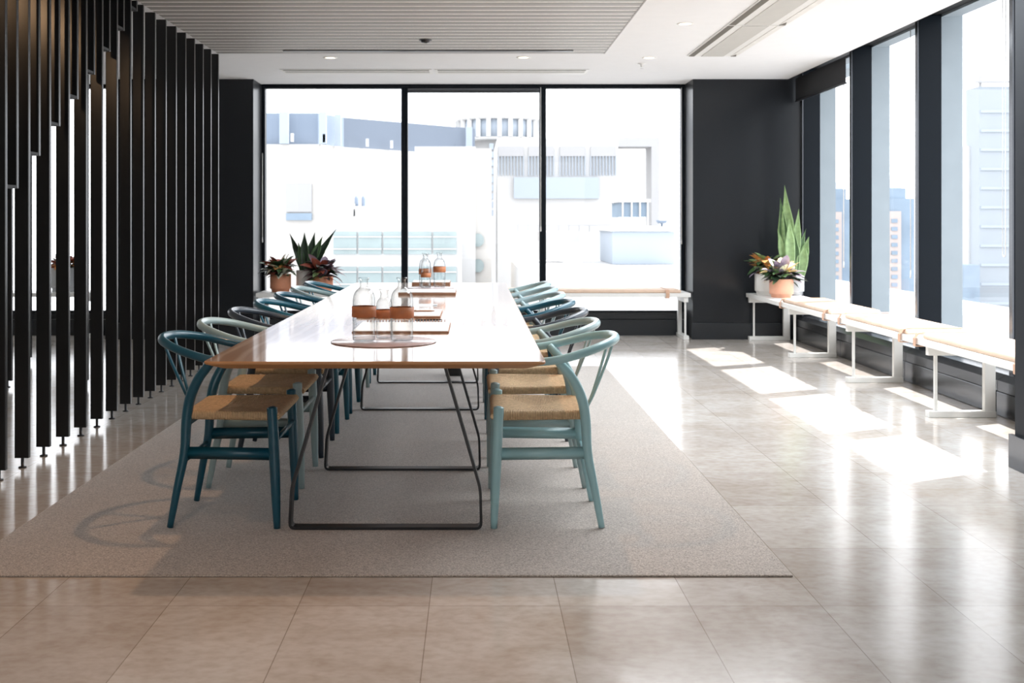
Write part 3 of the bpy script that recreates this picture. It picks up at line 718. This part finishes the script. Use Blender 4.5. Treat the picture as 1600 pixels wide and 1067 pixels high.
# round tower
b4 = thing('round_tower', 'pale round tower with a ring of windows under its top', 'building')
def cyl(x, r, yt, yb, Y): return MB().lathe([(r / F * Y, PZ(yb, Y)), (r / F * Y, PZ(yt, Y))], PX(x, Y), Y, 0, 40, caps=True)
cyl(779, 66, 218, 222, 110).build('ledge', E['white'], b4); cyl(779, 62, 190, 218, 110).build('window_ring', E['lav'], b4); cyl(779, 67, 184, 191, 110).build('crown', E['white'], b4)
mb = MB()
for k in range(24):
    a = 2 * PI * k / 24; R = 64 / F * 110; cx, cy = PX(779, 110) + R * math.cos(a), 110 + R * math.sin(a)
    mb.box(cx - .22, cx + .22, cy - .22, cy + .22, PZ(218, 110), PZ(190, 110))
mb.build('pier', E['white'], b4)
mb = MB().lathe([(50 / F * 110, ZG), (50 / F * 110, PZ(222, 110))], PX(787, 110), 110, 0, 32, caps=True); mb.build('shaft', E['white'], b4)
for k in range(9):
    mb = MB(); pbox(mb, 765, 771, 224 + 13 * k, 233 + 13 * k, 104.9, 2); mb.build('window', E['lav'], b4)
# civic block with louvres and portal
b5 = thing('civic_building', 'broad white building with four louvred openings and an open portal frame', 'building')
mb = MB(); pbox(mb, 777, 966, 216, None, 85, 15); mb.build('wall', E['white'], b5)
mb = MB(); pbox(mb, 966, 1030, 215, 229, 85, 3); pbox(mb, 1018, 1030, 229, 360, 85, 3); mb.build('portal_frame', E['shade'], b5)
for x0, x1 in ((779, 818), (826, 865), (875, 914), (923, 962)):
    mb = MB(); pbox(mb, x0, x1, 229, 244, 84.8, .4); mb.build('louvre', E['shade'], b5)
    mb = MB()
    for i in range(9):
        x = x0 + (x1 - x0) * i / 8; pbox(mb, x - .6, x + .6, 244, 274, 84.8, .3)
    mb.build('fin_screen', E['lav'], b5)
mb = MB(); pbox(mb, 803, 936, 277, 310, 84.6, 2.5); mb.build('link_block', E['lav'], b5)
# roof terrace
b6 = thing('roof_terrace', 'white roof terrace with a pale blue plant box and a small pavilion', 'building')
MB().box(PX(805, 50), PX(1160, 50), 23, 56, ZG, -.70).build('roof_slab', E['white'], b6)
mb = MB(); pbox(mb, 957, 1054, 362, 413, 50, 5); mb.build('plant_box', E['lav'], b6)
mb = MB(); pbox(mb, 954, 1058, 354, 361.5, 49.8, 5.4); mb.build('box_roof', E['white'], b6)
mb = MB(); pbox(mb, 970, 1014, 316, 339, 62, 4); mb.build('pavilion', E['bglass'], b6)
mb = MB(); pbox(mb, 967, 1017, 311, 316, 61.8, 4.4)
for x in (972, 986, 999, 1011): pbox(mb, x, x + 2.5, 316, 412, 61.8, .2)
mb.build('pavilion_frame', E['white'], b6)
mb = MB(); pbox(mb, 805, 955, 351, 353, 55.5, .1)
for i in range(10): pbox(mb, 808 + 16 * i, 810 + 16 * i, 353, 362, 55.5, .1)
mb.build('railing', E['shade'], b6)
mb = MB(); pbox(mb, 845, 905, 362, 378, 52, 3); mb.build('skylight', E['shade'], b6)
mb = MB().lathe([(0, -.12), (.2, -.08), (.28, .05), (.26, .06), (.18, -.05), (0, -.09)], PX(1040, 50), 51, PZ(346, 50), 16).tube([(PX(1040, 50), 51, PZ(354, 50)), (PX(1040, 50), 51, PZ(348, 50))], .06, 8)
mb.build('satellite_dish', E['blue'], b6)
# towers beyond the right-hand windows
def glass_tower(label, xa, xb, ys, apex, Y):
    t = thing('high_rise_tower', label, 'building'); w = xb - xa
    mb = MB(); pbox(mb, xa, xa + w * .62, ys + 20, None, Y, 4); mb.build('wall', E['pink'], t)
    mb = MB(); pbox(mb, xa + w * .1, xb, ys, None, Y + .6, 3.6); mb.build('glass_wall', E['bglass'], t)
    mb = MB(); pbox(mb, xa + w * .15, xa + w * .75, ys - 16, ys, Y + .8, 3); mb.build('upper_storey', E['bglass'], t)
    cx, cy = PX(xa + w * .45, Y), Y + 2.3; hwid = PX(xa + w * .72, Y) - cx; z0, z1 = PZ(ys - 16, Y + .8), PZ(apex, Y + .8)
    MB().loft([[(cx + a * hwid, cy + b2 * 1.5, z0) for a, b2 in ((-1, -1), (1, -1), (1, 1), (-1, 1))], [(cx + a * hwid * .55, cy + b2 * .9, z0 + (z1 - z0) * .62) for a, b2 in ((-1, -1), (1, -1), (1, 1), (-1, 1))], [(cx + a * .2, cy + b2 * .2, z1) for a, b2 in ((-1, -1), (1, -1), (1, 1), (-1, 1))]], 0, False).build('roof', E['tower'], t)
    for k in range(12):
        for c in range(2):
            x0 = xa + w * (.08 + .27 * c)
            mb = MB(); pbox(mb, x0, x0 + w * .17, ys + 32 + 12.5 * k, ys + 38 + 12.5 * k, Y - .1, .3); mb.build('window', E['bglass'], t)
glass_tower('pink stone tower with blue glass side, seen in the window next to the corner', 1285, 1334, 311, 280, 130)
glass_tower('pink stone tower with glass pyramid roof, seen in the middle right-hand window', 1374, 1429, 310, 272, 110)
b8 = thing('high_rise_tower', 'very pale tall stepped tower seen in the nearest right-hand window', 'building')
mb = MB(); pbox(mb, 1530, 1680, 135, None, 220, 6); mb.build('wall', E['tower'], b8)
mb = MB(); pbox(mb, 1513, 1530, 228, None, 224, 4); mb.build('side_wing', E['white'], b8)
for k in range(11):
    mb = MB(); pbox(mb, 1533, 1640, 172 + 30 * k, 176 + 30 * k, 219.7, .4); mb.build('floor_band', E['lav'], b8)
mb = MB(); pbox(mb, 1500, 1531, 414, 475, 214, 5); mb.build('shadow_patch', E['bglass'], b8)  # shadow patch on the tower, drawn as a blue-grey box
cr = thing('tower_crane', 'thin grey tower crane above the pale tower in the nearest right-hand window', 'crane')
mb = MB(); pbox(mb, 1531, 1534, 118, None, 240, .7); mb.build('mast', E['shade'], cr)
mb = MB(); pbox(mb, 1526, 1600, 126, 129, 239, .9); mb.build('jib', E['shade'], cr)

# ------------------------------------------------------------------ light, sky, camera
w = bpy.data.worlds.new('sky'); scene.world = w; w.use_nodes = True
bg = w.node_tree.nodes['Background']; bg.inputs['Color'].default_value = (.96, .98, 1.0, 1); bg.inputs['Strength'].default_value = 2.65
def light(kind, name, loc, energy, color, **kw):
    d = bpy.data.lights.new(name, kind); d.energy = energy; d.color = color
    for k, v in kw.items(): setattr(d, k, v)
    o = bpy.data.objects.new(name, d); COL.objects.link(o); o.location = loc; return o
s = light('SUN', 'sun', (8, 12, 12), 9.5, (1, .97, .93), angle=.009)
s.rotation_euler = Vector((-1, -.49, -1.59)).to_track_quat('-Z', 'Y').to_euler()
# warm ceiling spots (above the frame), then two added fill areas
def spot(name, loc, energy, size=2.2, blend=.6, color=(1, .60, .34), r=.03):
    return light('SPOT', name, loc, energy, color, spot_size=size, spot_blend=blend, shadow_soft_size=r)
spot('spot_over_table', (-.56, 5.0, 2.70), 55, size=1.65, blend=.5)
spot('spot_entrance', (-1.1, 2.6, 2.70), 52, size=1.75, blend=.8)
spot('spot_screen', (-2.95, 4.5, 2.62), 18, size=.85, blend=.9, color=(1, .62, .34)).rotation_euler = Vector((.62, 1.1, -.42)).to_track_quat('-Z', 'Y').to_euler()
light('AREA', 'ceiling_fill', (1.85, 7.0, CEIL - .04), 150, (.90, .955, 1), shape='RECTANGLE', size=1.6, size_y=4.4)  # fill added under the ceiling to brighten the floor; no such fitting
a = light('AREA', 'front_fill', (.2, -2.6, 1.7), 60, (.96, .98, 1), shape='RECTANGLE', size=5, size_y=2)  # unseen fill added behind the camera to lift camera-facing sides
a.rotation_euler = Vector((0, 1, -.12)).to_track_quat('-Z', 'Y').to_euler()
cam = bpy.data.cameras.new('camera'); co = bpy.data.objects.new('camera', cam); COL.objects.link(co)
co.location = (0, 0, H); co.rotation_euler = (PI / 2, 0, 0)
cam.sensor_width = 36; cam.lens = 36 * F / 1600; cam.shift_x = (800 - CX) / 1600; cam.shift_y = (CY - 533.5) / 1600
cam.clip_end = 900; cam.clip_start = .05
cam.dof.use_dof = True; cam.dof.focus_distance = 4.8; cam.dof.aperture_fstop = 6.3
scene.camera = co
scene.view_settings.view_transform = 'Standard'
scene.view_settings.look = 'None'
scene.view_settings.exposure = .27
scene.cycles.max_bounces = 10; scene.cycles.diffuse_bounces = 5; scene.cycles.glossy_bounces = 4; scene.cycles.transparent_max_bounces = 16
scene.cycles.sample_clamp_indirect = 8
